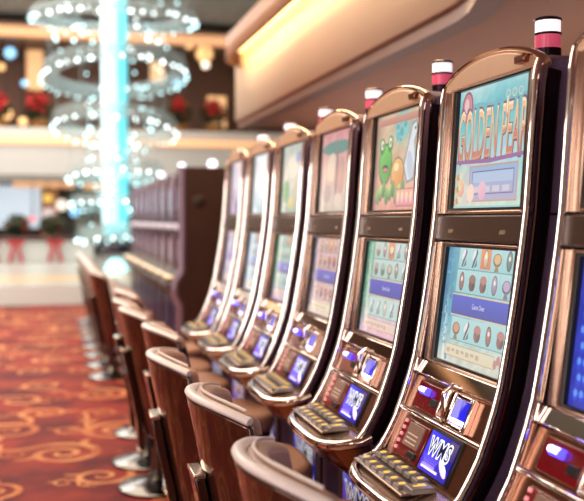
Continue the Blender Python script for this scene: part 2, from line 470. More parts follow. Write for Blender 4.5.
def wms_pic(w, h):
    p = Pic(w, h)
    p.grad(lambda a, c: mix(mix((70, 40, 190), (24, 24, 150), a), mix((70, 70, 230), (38, 30, 110), a), c) , 8, 8)
    for k in range(6): p.rect(-w / 2 + .004 + .004 * k, -h * .1 - k * h * .05, w * .12 - k * .004, -h * .1 - k * h * .05 + h * .025, (90 + 14 * k, 80 + 10 * k, 240))
    p.ell(w * .28, -h * .22, w * .2, h * .10, (250, 205, 235), rot=-.5); p.ell(w * .30, -h * .20, w * .13, h * .07, (255, 250, 255), rot=-.4)
    p.rect(w * .22, h * .02, w / 2 - .003, h / 2 - .004, (92, 72, 96), (60, 44, 110))
    p.text('WMS', -w * .04, h * .15, w * .80, h * .50, (246, 246, 255), .075, space=1.12)
    p.text('WMS', -w * .04, h * .15, w * .74, h * .40, (16, 14, 48), .004, space=1.12)
    p.rect(-w * .42, -h * .42, w * .18, -h * .36, (225, 225, 255)); p.rect(-w * .42, -h * .34, w * .05, -h * .31, (170, 150, 255))
    return p

def pearl_pic():
    p = Pic(TW, TH_); nz = nzf(3, 10)
    def bg(a, c):
        if c > .8: col = mix((70, 178, 190), (190, 226, 224), (c - .8) * 4 + .2 * math.sin(a * 7))
        elif c > .6: col = mix((120, 205, 205), (70, 178, 190), (c - .6) * 5)
        else: col = mix((196, 224, 206), (120, 205, 205), c / .6)
        col = mix(col, (235, 200, 195), max(0, .55 - 3 * ((a - .25) ** 2 + (c - .2) ** 2)))  # reflected pink glow painted into the picture, lower left
        col = mix(col, (200, 220, 245), max(0, .6 - 7 * ((a - .7) ** 2 + (c - .35) ** 2)))  # pale screen glare painted into the picture, lower right
        q = nz(a, c); return tuple(v + q for v in col)
    p.grad(bg, 20, 18)
    w, h = TW, TH_
    p.poly([(-w / 2, h * .34), (-w * .2, h * .37), (w * .1, h * .33), (w / 2, h * .37), (w / 2, h * .30), (-w / 2, h * .28)], (86, 176, 190))
    p.ell(-.155, .118, .036, .046, (130, 60, 90)); p.ell(-.155, .118, .029, .039, (196, 120, 140)); p.ell(-.160, .124, .014, .020, (232, 190, 190)); p.ell(-.146, .104, .010, .012, (150, 80, 110))
    for k in range(3): p.ell(.085 + .034 * k, .128, .013, .012, (196, 206, 190)); p.ell(.085 + .034 * k, .128, .009, .008, (120, 190, 195))
    # title lettering
    p.text('GOLDEN PEARL', .012, .036, w * 1.05, .150, (104, 52, 78), .03, .10)
    p.text('GOLDEN PEARL', .011, .037, w * 1.03, .136, (250, 230, 186), .014, .10, col2=(222, 146, 104))
    p.text('GOLDEN PEARL', .011, .037, w * 1.02, .120, (240, 190, 138), -.004, .10, col2=(204, 120, 92))
    p.ell(.085, .095, .007, .030, (200, 150, 110)); p.ell(.085, .10, .004, .024, (250, 230, 200))
    p.poly([(-w / 2, -.030), (0, -.034), (w / 2, -.026), (w / 2, -.036), (0, -.046), (-w / 2, -.040)], (150, 92, 150))
    # window panel below
    p.rect(-.115, -.150, .165, -.050, (196, 150, 120)); p.rect(-.110, -.146, .160, -.054, (150, 180, 215), (176, 170, 200))
    p.frame(-.095, -.13, .145, -.066, .003, (96, 100, 150)); p.rect(-.09, -.098, .14, -.07, (178, 196, 225))
    for k in range(4): p.rect(-.08 + .055 * k, -.124, -.04 + .055 * k, -.108, (210, 200, 215))
    p.ell(-.165, -.110, .024, .026, (240, 200, 150), col2=(230, 160, 140)); p.ell(-.10, -.125, .022, .026, (248, 214, 190)); p.ell(-.03, -.120, .024, .026, (240, 190, 200), col2=(225, 170, 200))
    for k in range(9): p.ell(-.195 + .012 * (k % 3), -.15 + .022 * (k // 3) + .004 * k, .010, .010, ((214, 190, 120), (190, 140, 120), (220, 215, 170))[k % 3], 10)
    p.rect(-w / 2, -h / 2, w / 2, -h / 2 + .008, (150, 205, 200))
    return p

def blob_pic(seed, top, mid, low, blobs):
    p = Pic(TW, TH_); nz = nzf(seed, 12)
    p.grad(lambda a, c: tuple(v + nz(a, c) for v in (mix(low, mid, c * 2) if c < .5 else mix(mid, top, c * 2 - 1))), 16, 16)
    for b in blobs: p.ell(*b)
    return p

def cartoon_pic():
    p = Pic(TW, TH_); nz = nzf(21, 12)
    def bg(a, c):
        col = mix((226, 150, 130), (214, 186, 150), c * 1.6)
        col = mix(col, (150, 110, 90), max(0, .8 - 5 * a) )
        col = mix(col, (120, 196, 196), max(0, .8 - 14 * ((a - .62) ** 2 + (c - .86) ** 2)))
        return tuple(v + nz(a, c) for v in col)
    p.grad(bg, 18, 18)
    # swan shaped pale bird, right
    p.poly([(.07, -.02), (.10, .05), (.13, .12), (.17, .13), (.185, .09), (.165, .06), (.18, .0), (.17, -.07), (.11, -.08)], (130, 150, 160))
    p.poly([(.08, -.02), (.11, .05), (.135, .11), (.165, .12), (.175, .09), (.155, .06), (.17, .0), (.16, -.06), (.115, -.07)], (226, 230, 232))
    p.ell(.13, -.02, .025, .05, (196, 206, 216), rot=.3); p.ell(.16, .10, .006, .006, (40, 40, 50))
    # teal curl
    for k in range(12):
        a = k * .55; q = .05 - .0035 * k; p.ell(.03 + q * math.cos(a), .10 + q * math.sin(a), .016, .016, (70, 170, 176) if k % 2 else (120, 206, 206), 10)
    # green creature, left
    p.ell(-.10, -.005, .066, .075, (36, 100, 40)); p.ell(-.10, -.003, .058, .066, (120, 206, 90), col2=(70, 160, 60))
    p.ell(-.14, .06, .026, .03, (60, 140, 56)); p.ell(-.06, .065, .026, .03, (60, 140, 56)); p.ell(-.14, .065, .015, .018, (240, 244, 220)); p.ell(-.062, .07, .015, .018, (240, 244, 220)); p.ell(-.137, .063, .006, .008, (30, 30, 30)); p.ell(-.06, .068, .006, .008, (30, 30, 30))
    p.ell(-.10, -.02, .03, .014, (40, 70, 30)); p.ell(-.10, -.024, .024, .007, (226, 120, 110))
    # orange round body in the middle
    p.ell(.02, -.045, .064, .060, (150, 90, 50)); p.ell(.02, -.043, .057, .053, (240, 190, 110), col2=(220, 140, 70)); p.ell(.01, -.02, .024, .014, (252, 226, 170))
    # lower band of greenery and jars
    for k in range(9): p.ell(-.16 + .03 * k, -.118 + .012 * (k % 3), .018, .030, ((110, 190, 90), (190, 210, 110), (90, 160, 100))[k % 3], col2=(50, 110, 60))
    p.rect(.02, -.155, .19, -.095, (236, 170, 150), (226, 130, 140)); p.frame(.02, -.155, .19, -.095, .003, (150, 80, 90))
    for k in range(4): p.ell(.045 + .038 * k, -.125, .013, .02, (250, 220, 170), col2=(240, 180, 190))
    p.rect(-.2, .13, .2, .155, (206, 150, 120), (190, 120, 110))
    return p

proto = make_machine()
P_ROW = 0.70
ROW_X = 1.10
Y6 = 2.255
aq = [(206, 150, 110), (186, 130, 120), (150, 110, 96), (226, 180, 120), (190, 170, 200), (120, 150, 150)]
specs = [
    # near -> far: Y index, top picture, main picture, label
    (1, blob_pic(11, (18, 26, 70), (14, 20, 60), (30, 40, 110), [(0.0, 0, .1, .08, (40, 60, 160)), (0.05, .03, .05, .04, (90, 120, 210)), (-.1, -.08, .05, .04, (60, 40, 140))]),
     None, 'bronze framed slot machine cut off by the right frame edge, with deep blue reel screen'),
    (0, pearl_pic(), main_pic(5, (20, 120, 160), (140, 205, 205), (190, 216, 206), (206, 206, 190), (78, 92, 205), 'Game Over', aq),
     'bronze framed slot machine whose aqua top screen reads GOLDEN PEARL'),
    (-1, cartoon_pic(),
     main_pic(6, (30, 130, 90), (176, 206, 190), (214, 196, 196), (226, 170, 190), (88, 86, 200), 'Game Over', [(214, 190, 170), (170, 190, 170), (196, 160, 150), (230, 220, 200)]),
     'bronze slot machine with green and orange cartoon artwork on its top screen'),
    (-2, blob_pic(31, (214, 140, 140), (222, 180, 165), (206, 190, 170), [(.0, .1, .2, .03, (92, 140, 130)), (-.05, .02, .07, .06, (230, 205, 180)), (.08, -.02, .06, .08, (200, 150, 140)), (-.1, -.09, .06, .04, (190, 160, 150)), (.06, -.12, .05, .03, (226, 200, 180)), (.02, .0, .02, .10, (150, 110, 110))]),
     main_pic(7, (70, 60, 90), (222, 150, 140), (214, 190, 170), (226, 205, 190), (120, 110, 205), 'Game Over', [(206, 120, 110), (226, 180, 150), (190, 130, 120)]),
     'bronze slot machine with salmon pink screens, next beyond the cartoon machine'),
    (-3, blob_pic(41, (190, 200, 190), (206, 200, 180), (170, 186, 170), [(-.12, -.06, .06, .06, (60, 150, 70)), (.0, .06, .10, .06, (226, 216, 200)), (.08, -.08, .07, .06, (200, 180, 150)), (-.02, -.12, .05, .03, (220, 206, 120)), (.1, .1, .06, .03, (150, 160, 200))]),
     main_pic(8, (40, 120, 70), (170, 206, 190), (206, 216, 206), (196, 150, 190), (150, 150, 220), 'Game Over', [(170, 200, 180), (200, 200, 170), (150, 170, 190)]),
     'bronze slot machine with green edged pale screens, fifth from the right'),
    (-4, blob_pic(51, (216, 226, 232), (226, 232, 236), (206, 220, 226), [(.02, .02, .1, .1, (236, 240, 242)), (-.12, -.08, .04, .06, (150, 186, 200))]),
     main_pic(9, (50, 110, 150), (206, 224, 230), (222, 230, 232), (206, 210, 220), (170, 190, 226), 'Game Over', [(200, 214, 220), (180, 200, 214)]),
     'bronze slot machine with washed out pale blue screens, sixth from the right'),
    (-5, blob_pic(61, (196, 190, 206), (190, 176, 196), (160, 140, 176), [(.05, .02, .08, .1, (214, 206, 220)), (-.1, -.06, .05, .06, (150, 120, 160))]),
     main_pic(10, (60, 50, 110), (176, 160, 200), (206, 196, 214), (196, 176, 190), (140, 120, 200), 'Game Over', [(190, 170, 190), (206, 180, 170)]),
     'bronze slot machine with mauve screens at the far end of its bank'),
]
def blue_main():
    p = Pic(MW, MH); nz = nzf(99, 12)
    p.grad(lambda a, c: tuple(v + nz(a, c) for v in mix((24, 40, 170), (70, 120, 215), a)), 16, 16)
    R = random.Random(4)
    for r in range(9):
        for k in range(3):
            p.ell(-MW / 2 + .028 + k * .022 + .006 * (r % 2), MH / 2 - .025 - r * .034, .012, .015, (24, 60, 210)); p.ell(-MW / 2 + .028 + k * .022 + .006 * (r % 2), MH / 2 - .022 - r * .034, .007, .008, (96, 150, 235))
    for r, v in enumerate((.13, .065, .0, -.065)):
        p.rect(-.10, v - .028, .19, v + .028, (170, 190, 235), (130, 150, 220)); p.frame(-.10, v - .028, .19, v + .028, .002, (60, 60, 150))
        for k in range(5): p.ell(-.07 + k * .055, v, .019, .021, R.choice([(236, 226, 190), (206, 150, 190), (120, 150, 230), (236, 236, 240)])); p.ell(-.07 + k * .055, v + .004, .009, .010, R.choice([(200, 120, 120), (90, 110, 200), (250, 240, 210)]))
    p.rect(-.11, -.125, .19, -.098, (90, 70, 200)); p.ell(-.09, -.135, .016, .014, (226, 216, 230)); p.ell(.0, -.137, .02, .012, (206, 180, 220)); p.ell(.08, -.137, .02, .012, (240, 220, 200))
    return p
info = wms_pic(0.172, 0.108).mesh('info_screen', SCREENB, MI)
belly = wms_pic(0.34, 0.17).mesh('belly_screen', screen_mat('dim lit screen', 0.55), MBEL)
machines = [proto] + [copy_tree(proto) for _ in specs[1:]]
for i_, (m, (k, tp, mp, label)) in enumerate(zip(machines, specs)):
    m.location = (ROW_X, Y6 - k * P_ROW, 0)
    tag(m, label, 'slot machine', 'slot machines in the near bank')
    mp = mp or blue_main()
    for nm, pic, M in (('top_screen', tp, MT), ('main_screen', mp, MM)):
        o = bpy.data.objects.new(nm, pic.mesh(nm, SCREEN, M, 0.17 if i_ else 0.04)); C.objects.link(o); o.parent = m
    for nm, me in (('info_screen', info), ('belly_screen', belly)):
        o = bpy.data.objects.new(nm, me); C.objects.link(o); o.parent = m

# ---------------------------------------------------------------- chairs
def arc_x(y): return -0.10 + 0.105 * (abs(y) / 0.24) ** 2.1     # plan curve of the back, local, at seat level
def back_pts(y, h, off):
    rec = -(h - 0.56) * 0.20
    d = 2 * 0.105 * 1.05 / 0.24 * (abs(y) / 0.24) ** 1.1 * (1 if y > 0 else -1)
    n = Vector((1, -d, 0)).normalized()
    return Vector((arc_x(y) + rec - 0.03, y, h)) + n * off
def back_solid(mb, o0, o1, h0, h1, ymax, nh=8, ny=16, drop=0.0):
    ys = [-ymax + 2 * ymax * k / ny for k in range(ny + 1)]
    def H(y, t):
        hh = h0 + (h1 - h0) * t
        return hh - drop * t * (abs(y) / ymax) ** 3
    A = [[back_pts(y, H(y, j / nh), o0) for y in ys] for j in range(nh + 1)]
    B = [[back_pts(y, H(y, j / nh), o1) for y in ys] for j in range(nh + 1)]
    RA = mb.grid(A); RB = mb.grid(B)
    def strip(p, q):
        for k in range(len(p) - 1): mb.bm.faces.new([p[k], p[k + 1], q[k + 1], q[k]])
    strip(RA[0], RB[0]); strip(RA[-1], RB[-1])
    strip([r[0] for r in RA], [r[0] for r in RB]); strip([r[-1] for r in RA], [r[-1] for r in RB])

def make_chair():
    root = empty('casino_chair')
    mb = MB(); back_solid(mb, -0.020, 0.0, 0.30, 0.962, 0.245, drop=0.035); mb.build('back_shell', SHELL, root, 0.008)
    mb = MB(); back_solid(mb, 0.002, 0.055, 0.52, 0.974, 0.236, drop=0.035); c = mb.build('back_cushion', LEATHER, root, 0.022, segs=4)
    mb = MB(); mb.tube([back_pts(y, 0.970 - 0.035 * (abs(y) / .245) ** 3, -0.006) for y in [-0.24 + 0.48 * k / 24 for k in range(25)]], 0.016, 10, r2=0.011); mb.build('piping', PIPING, root)
    mb = MB(); mb.tube([back_pts(y, 0.980 - 0.035 * (abs(y) / .245) ** 3, 0.026) for y in [-0.215 + 0.43 * k / 24 for k in range(25)]], 0.004, 6); mb.build('seam', PIPING, c)
    for sg in (1, -1):
        mb = MB(); mb.tube([back_pts(sg * 0.243, h, 0.012) for h in [0.42 + 0.48 * k / 10 for k in range(11)]], 0.012, 8, nrm=(0, 1, 0), r2=0.006); mb.build('edge_strip', EDGE, root)
    # bracket stands behind the back, reaching under the seat
    pth = [(-0.220, 0.75), (-0.193, 0.62), (-0.166, 0.50), (-0.142, 0.36), (-0.132, 0.22)]
    mb = MB(); mb.prism([(x - 0.004 * 0, 0, h) for x, h in pth] + [(x + 0.030, 0, h) for x, h in reversed(pth)], (0, -0.06, 0), (0, 0.06, 0)); br = mb.build('bracket', SHELL, root, 0.005)
    MB().box((-0.205, 0, 0.755), (0.036, 0.124, 0.014)).build('bracket_cap', SATIN, br, 0.004)
    MB().box((-0.118, 0, 0.215), (0.036, 0.124, 0.016)).build('bracket_foot', SATIN, br, 0.004)
    mb = MB(); mb.box((-0.01, 0, 0.395), (0.22, 0.07, 0.03)); mb.build('support_arm', DARKCH, root, 0.006)
    # seat
    ol = []
    for k in range(28):
        a = 2 * PI * k / 28; ca, sa = math.cos(a), math.sin(a)
        ol.append((0.13 + 0.225 * (abs(ca) ** 0.6) * (1 if ca > 0 else -1), 0.235 * (abs(sa) ** 0.6) * (1 if sa > 0 else -1), 0))
    mb = MB(); mb.prism(ol, (0, 0, 0.50), (0, 0, 0.585)); mb.build('seat_cushion', LEATHER, root, 0.03, segs=4)
    mb = MB(); mb.prism([(x * .94 + .008, y * .94, 0) for x, y, z in ol], (0, 0, 0.47), (0, 0, 0.502)); mb.build('seat_pan', SHELL, root, 0.008)
    MB().lathe([(0.05, 0.44), (0.05, 0.48), (0.09, 0.485)], (-0.03, 0, 0)).build('swivel', DARKCH, root)
    MB().lathe([(0.034, 0.04), (0.03, 0.46)], (-0.03, 0, 0)).build('pedestal', BASECH, root)
    MB().lathe([(0.21, 0.004), (0.212, 0.014), (0.20, 0.024), (0.12, 0.04), (0.06, 0.055), (0.04, 0.085), (0.034, 0.1)], (-0.03, 0, 0), 36).build('base_disc', BASECH, root)
    return root

ch = make_chair()
CH_X = 0.58
chairs = [  # y, dx, rot, label
    (1.80, 0.0, 0.00, 'tan and brown casino chair nearest the camera, cut by the bottom frame edge'),
    (2.50, 0.0, 0.00, 'tan and brown casino chair second from the camera, before the GOLDEN PEARL machine'),
    (3.26, -0.035, -0.04, 'tan and brown casino chair third from the camera, pulled slightly into the aisle'),
    (4.14, 0.03, 0.02, 'tan and brown casino chair fourth from the camera, pushed in close to its machine'),
    (4.95, -0.02, 0.0, 'brown casino chair fifth from the camera, its tall back and satin foot seen side on'),
    (5.48, -0.02, 0.0, 'brown casino chair sixth from the camera along the aisle'),
    (6.24, 0.04, 0.0, 'brown casino chair seventh from the camera along the aisle'),
]
for k in range(8):
    w = ['first', 'second', 'third', 'fourth', 'fifth', 'sixth', 'seventh', 'eighth and last'][k]
    chairs.append((8.56 + 0.68 * k, -0.05, 0.0, 'blurred brown casino chair, %s in the row along the distant dark machine bank' % w))
for i, (y, dx, rz, label) in enumerate(chairs):
    o = ch if i == 0 else copy_tree(ch)
    o.location = (CH_X + dx, y, 0); o.rotation_euler = (0, 0, rz)
    tag(o, label, 'chair', 'casino chairs along the aisle')

# ---------------------------------------------------------------- far bank
WOOD = mat('dark brown wood', rgb(58, 34, 26), 0.35, 0, 0.35, 6)
WOODD = mat('darker knot', rgb(40, 22, 18), 0.4)
LAV = mat('lavender metal', rgb(170, 150, 176), 0.25, 0.6, 0.1)
def far_machine():
    root = empty('slot_machine')
    prof = [(0.0, 1.88), (0.0, 0.98), (-0.05, 0.93), (-0.16, 0.885), (-0.17, 0.86), (-0.05, 0.80), (-0.03, 0.74), (-0.03, 0.0), (0.6, 0.0), (0.6, 1.88)]
    mb = MB(); mb.prism([(x, 0, h) for x, h in prof], (0, -0.315, 0), (0, 0.315, 0)); mb.build('cabinet', WOOD, root, 0.01)
    for sg in (1, -1):
        mb = MB(); mb.box((-0.008, sg * 0.295, 1.43), (0.03, 0.03, 0.88)); mb.build('side_trim', LAV, root, 0.008)
    for nm, h0, h1, ca, cb in (('top_screen', 1.44, 1.84, (112, 92, 92), (66, 48, 52)), ('main_screen', 1.0, 1.32, (84, 64, 66), (56, 40, 44))):
        mb = MB(); frame_in(mb, Matrix(((0, 0, -1, -0.002), (-1, 0, 0, 0), (0, 1, 0, (h0 + h1) / 2), (0, 0, 0, 1))), 0.54, h1 - h0 + .03, 0.47, h1 - h0 - .03, 0.012); mb.build('screen_frame', DARKCH, root, 0.003)
        p = Pic(0.48, h1 - h0 - .02); p.grad(lambda a, c, ca=ca, cb=cb: mix(cb, ca, .5 + .5 * math.sin(a * 9 + c * 3)), 12, 8)
        for k in range(5): p.rect(-.2 + k * .085, -.1, -.14 + k * .085, .1, mix(ca, (200, 186, 206), .3 + .18 * (k % 3)))
        o = bpy.data.objects.new(nm, p.mesh(nm, SCREEN, Matrix(((0, 0, -1, -0.004), (-1, 0, 0, 0), (0, 1, 0, (h0 + h1) / 2), (0, 0, 0, 1))))); C.objects.link(o); o.parent = root
    mb = MB(); mb.box((-0.016, 0, 1.38), (0.03, 0.56, 0.05)); mb.build('divider_panel', mat('lit pale strip', rgb(215, 205, 215), 0.3, 0.3, 0.1, emit=rgb(225, 215, 225), estr=0.45), root, 0.01)
    mb = MB(); mb.box((-0.11, 0, 0.922), (0.10, 0.5, 0.02)); dk = mb.build('button_deck', DECK, root, 0.006)
    for k in range(6): MB().box((-0.11, -0.2 + 0.08 * k, 0.936), (0.05, 0.05, 0.012)).build('button', LENSW if k % 2 else BTNLIT, dk, 0.003)
    mb = MB(); mb.box((-0.036, 0, 0.55), (0.014, 0.5, 0.3)); mb.build('belly_screen', mat('violet belly light', rgb(34, 28, 50), 0.3, 0, 0.3, 9, emit=rgb(120, 110, 220), estr=0.03), root, 0.004)
    mb = MB(); mb.lathe([(0.03, -0.10), (0.03, 0), (0.045, 0), (0.045, 0.03)], (0.3, 0, 1.88)); cl = mb.build('candle_lamp', DARKCH, root)
    MB().lathe([(0.038, 0), (0.042, 0.05), (0.03, 0.075), (0, 0.08)], (0.3, 0, 1.91)).build('lens', mat('white globe lens', rgb(240, 240, 255), 0.3, 0, 0.02, emit=rgb(240, 240, 255), estr=2.2), cl)
    return root
fm = far_machine()
words = ['nearest', 'second', 'third', 'fourth', 'fifth', 'sixth', 'seventh', 'farthest']
for k in range(8):
    o = fm if k == 0 else copy_tree(fm)
    if k and k % 3 == 0:
        for c_ in o.children:
            if c_.name.startswith('candle_lamp'): c_.location.z += 0.09
    if k % 3:
        for c_ in [q for q in o.children if q.name.startswith('candle_lamp')]:
            for g_ in list(c_.children): bpy.data.objects.remove(g_)
            bpy.data.objects.remove(c_)
    o.location = (ROW_X, 8.30 + 0.68 * k, 0)
    tag(o, 'dark brown flat-topped slot machine, %s in the distant bank behind the bronze machines' % words[k], 'slot machine', 'slot machines in the distant dark bank')
ep = empty('end_panel', (ROW_X, 7.94, 0))
tag(ep, 'dark brown wooden end panel closing the distant bank of machines', 'panel')
prof = [(-0.02, 1.90), (-0.02, 0.98), (-0.08, 0.90), (-0.10, 0.80), (-0.04, 0.70), (-0.04, 0.0), (0.9, 0.0), (0.9, 1.90)]
MB().prism([(x, 0, h) for x, h in prof], (0, -0.02, 0), (0, 0.02, 0)).build('board', WOOD, ep, 0.012)
mb = MB(); mb.tube([(-0.026, -0.004, 1.90), (-0.026, -0.004, 1.4), (-0.030, -0.004, 0.99), (-0.09, -0.004, 0.90), (-0.10, -0.004, 0.80), (-0.05, -0.004, 0.70), (-0.05, -0.004, 0.3)], 0.034, 8); mb.build('edge_trim', LAV, ep)
for x, h in ((0.12, 1.60), (0.42, 1.38)):
    mb = MB(); mb.lathe([(0.05, 0), (0.055, 0.006), (0.04, 0.012), (0, 0.012)]); mb.xf(Matrix.Translation((x, -0.02, h)) @ Matrix.Rotation(PI / 2, 4, 'X')); mb.build('round_plug', WOODD, ep)

# ---------------------------------------------------------------- floor
def mottled(name, c0, c1, scale):
    m, nt, b = nodes(name)
    N, L = nt.nodes, nt.links
    tc = N.new('ShaderNodeTexCoord')
    nz = N.new('ShaderNodeTexNoise'); nz.inputs['Scale'].default_value = scale; nz.inputs['Detail'].default_value = 3
    L.new(tc.outputs['Object'], nz.inputs['Vector'])
    rp = N.new('ShaderNodeValToRGB'); e = rp.color_ramp.elements
    e[0].position = 0.38; e[0].color = (*c0, 1); e[1].position = 0.62; e[1].color = (*c1, 1)
    L.new(nz.outputs['Fac'], rp.inputs[0]); L.new(rp.outputs[0], b.inputs['Base Color'])
    fine = N.new('ShaderNodeTexNoise'); fine.inputs['Scale'].default_value = 240; L.new(tc.outputs['Object'], fine.inputs['Vector'])
    bp = N.new('ShaderNodeBump'); bp.inputs['Strength'].default_value = 0.3; bp.inputs['Distance'].default_value = 0.004
    L.new(fine.outputs['Fac'], bp.inputs['Height']); L.new(bp.outputs[0], b.inputs['Normal'])
    b.inputs['Roughness'].default_value = 0.7; b.inputs['Specular IOR Level'].default_value = 0.25
    return m
mb = MB(); mb.box((-1.5, 6.5, -0.05), (13, 19, 0.1))
fl = struct(mb.build('floor', mottled('red carpet', rgb(94, 10, 14), rgb(148, 44, 30), 2.2), smooth=False))
GOLDC = [mottled('golden scroll pile', rgb(184, 102, 60), rgb(216, 146, 92), 3.0), mottled('rust scroll pile', rgb(158, 66, 34), rgb(182, 88, 46), 3.0)]
def carpet_pattern():
    rn = random.Random(31)
    V, F, K = [], [], []
    lv = [0]
    def stroke(pts, wid, k):
        z = 0.0008 + 0.00002 * (lv[0] % 60); lv[0] += 1
        b = len(V); n = len(pts)
        for i, (x, y) in enumerate(pts):
            x0, y0 = pts[max(i - 1, 0)]; x1, y1 = pts[min(i + 1, n - 1)]
            dx, dy = x1 - x0, y1 - y0; q = math.hypot(dx, dy) or 1
            w = wid(i / (n - 1)) / 2
            V.append((x - dy / q * w, y + dx / q * w, z)); V.append((x + dy / q * w, y - dx / q * w, z))
        for i in range(n - 1):
            F.append((b + 2 * i, b + 2 * i + 1, b + 2 * i + 3, b + 2 * i + 2)); K.append(k)
    def curl(cx, cy, a0, sg, r0, r1, turns, tail, k):
        pts = []; n = 34
        for i in range(n + 1):
            t = i / n; r = r0 + (r1 - r0) * t ** 1.15; a = a0 + sg * 2 * PI * turns * t
            pts.append((cx + r * math.cos(a), cy + r * math.sin(a)))
        x, y = pts[-1]; h = math.atan2(y - pts[-2][1], x - pts[-2][0])
        m = 14
        for i in range(m):
            h -= sg * tail / m * 1.9; x += math.cos(h) * r1 * 2.2 / m; y += math.sin(h) * r1 * 2.2 / m
            pts.append((x, y))
        w = r1 * 0.145
        stroke(pts, lambda t: w * (0.35 + 1.1 * math.sin(PI * min(1, t * 0.98)) ** 0.8) * (1.25 if t > .6 else 1) * (1 if t < .9 else max(.05, (1 - t) * 10)), k)
        # leaf shoots along the outer sweep
        for q in (20, 30, 38):
            x, y = pts[q]; h = math.atan2(pts[q + 1][1] - y, pts[q + 1][0] - x) - sg * 0.5
            lp = []
            for i in range(9):
                lp.append((x, y)); h -= sg * 0.16; x += math.cos(h) * r1 * .085; y += math.sin(h) * r1 * .085
            stroke(lp, lambda t: r1 * 0.20 * math.sin(PI * min(1, t * .95 + .05)) ** .7, k)
    g = 0.66
    for iy in range(0, 24):
        for ix in range(-8, 4):
            x = ix * g + (g / 2 if iy % 2 else 0) + rn.uniform(-.12, .12); y = 2.0 + iy * g * .96 + rn.uniform(-.12, .12)
            if y > 15.4: continue
            curl(x, y, rn.uniform(0, 2 * PI), rn.choice((-1, 1)), 0.02, rn.uniform(.17, .27), rn.uniform(1.5, 2.2), rn.uniform(.7, 1.5), 1)
            curl(x + g / 2 + rn.uniform(-.1, .1), y + rn.uniform(-.1, .1), rn.uniform(0, 2 * PI), rn.choice((-1, 1)), 0.015, rn.uniform(.08, .15), rn.uniform(1.2, 1.8), rn.uniform(.6, 1.8), rn.choice((1, 2, 2)))
    me = fl.data
    bm = bmesh.new(); bm.from_mesh(me)
    vs = [bm.verts.new(v) for v in V]
    for f, k in zip(F, K):
        q = bm.faces.new([vs[i] for i in f]); q.material_index = k
        q.normal_update()
        if q.normal.z < 0: q.normal_flip()
    bm.to_mesh(me); bm.free()
    for m in GOLDC: me.materials.append(m)
carpet_pattern()
MARBLE = mat('pale marble', rgb(206, 208, 200), 0.22, 0, 0.06, 1.5)
WARMMARB = mat('warm marble', rgb(238, 212, 176), 0.25, 0, 0.05, 1.5)
mb = MB(); mb.box((-1, 29, 0.115), (44, 26, 0.43)); struct(mb.build('floor_marble', MARBLE, smooth=False))
mb = MB(); mb.box((-1, 17.9, 0.332), (44, 2.4, 0.006)); struct(mb.build('trim_1', WARMMARB, smooth=False))

# ---------------------------------------------------------------- bulkhead over the machines
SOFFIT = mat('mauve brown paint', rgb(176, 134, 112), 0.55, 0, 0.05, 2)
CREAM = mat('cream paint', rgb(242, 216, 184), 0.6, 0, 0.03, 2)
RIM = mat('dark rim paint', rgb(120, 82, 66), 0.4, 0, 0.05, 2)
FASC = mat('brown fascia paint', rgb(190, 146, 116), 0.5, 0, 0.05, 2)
def edge_path(xe, yend, r, n=16):
    cx, cy = xe - r, 4.0
    pts = [(xe, yend), (xe, (yend + cy) / 2), (xe, cy)]
    for k in range(1, n + 1):
        a = -PI / 2 * k / n
        pts.append((cx + r * math.cos(a), cy + r * math.sin(a)))
    pts.append((-2.5, cy - r))
    return pts
ep0 = edge_path(1.80, 9.0, 1.4)
ZS = 2.36
loop = [(x, y, 0) for x, y in ep0] + [(-2.5, -1.5, 0), (4.4, -1.5, 0), (4.4, 9.0, 0)]
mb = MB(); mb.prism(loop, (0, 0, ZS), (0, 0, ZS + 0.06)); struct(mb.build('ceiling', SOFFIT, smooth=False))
mb = MB()
A = [(x, y, ZS + 0.06) for x, y in ep0]; B = [(x, y, ZS + 0.95) for x, y in ep0]
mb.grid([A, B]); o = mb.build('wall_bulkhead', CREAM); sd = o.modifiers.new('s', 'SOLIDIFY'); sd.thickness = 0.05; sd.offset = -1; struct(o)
epr = edge_path(1.90, 9.02, 1.5); epq = edge_path(1.78, 9.02, 1.38)
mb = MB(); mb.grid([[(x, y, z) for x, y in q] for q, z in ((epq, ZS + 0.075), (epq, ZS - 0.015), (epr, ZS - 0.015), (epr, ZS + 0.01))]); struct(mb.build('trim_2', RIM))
# upper fascia hanging in front of the cove, rounded at its far end
ep1 = [(2.1, 9.02), (1.95, 9.0), (1.80, 8.95), (1.69, 8.86), (1.62, 8.74), (1.60, 8.58)] + edge_path(1.60, 8.3, 1.2)
A = [(x, y, ZS + 0.59) for x, y in ep1]; B = [(x, y, ZS + 0.81) for x, y in ep1]
mb = MB(); mb.grid([A, B]); o = mb.build('trim_3', FASC); sd = o.modifiers.new('s', 'SOLIDIFY'); sd.thickness = 0.03; sd.offset = 0; struct(o)
ep2 = edge_path(1.68, 8.75, 1.28)
A = [(x - 0.04, y, ZS + 0.70) for x, y in ep2]; B = [(x + 0.07, y, ZS + 0.70) for x, y in ep2]
mb = MB(); mb.grid([A, B]); o = mb.build('cove_light', mat('warm cove light', rgb(255, 220, 150), 0.5, 0, 0.02, emit=rgb(255, 214, 146), estr=5.0))
tag(o, 'warm glowing cove light strip tucked behind the bulkhead fascia', 'light')
mb = MB(); mb.grid([[(x, y, ZS + 0.8) for x, y in ep1[5:]], [(4.4, y, ZS + 0.8) for x, y in ep1[5:]]])
struct(mb.build('ceiling_upper', FASC, smooth=False))
mb = MB(); mb.box((4.45, 3.75, 1.6), (0.1, 10.5, 3.2)); struct(mb.build('wall_right', mat('brown wall', rgb(120, 84, 70), 0.6), smooth=False))

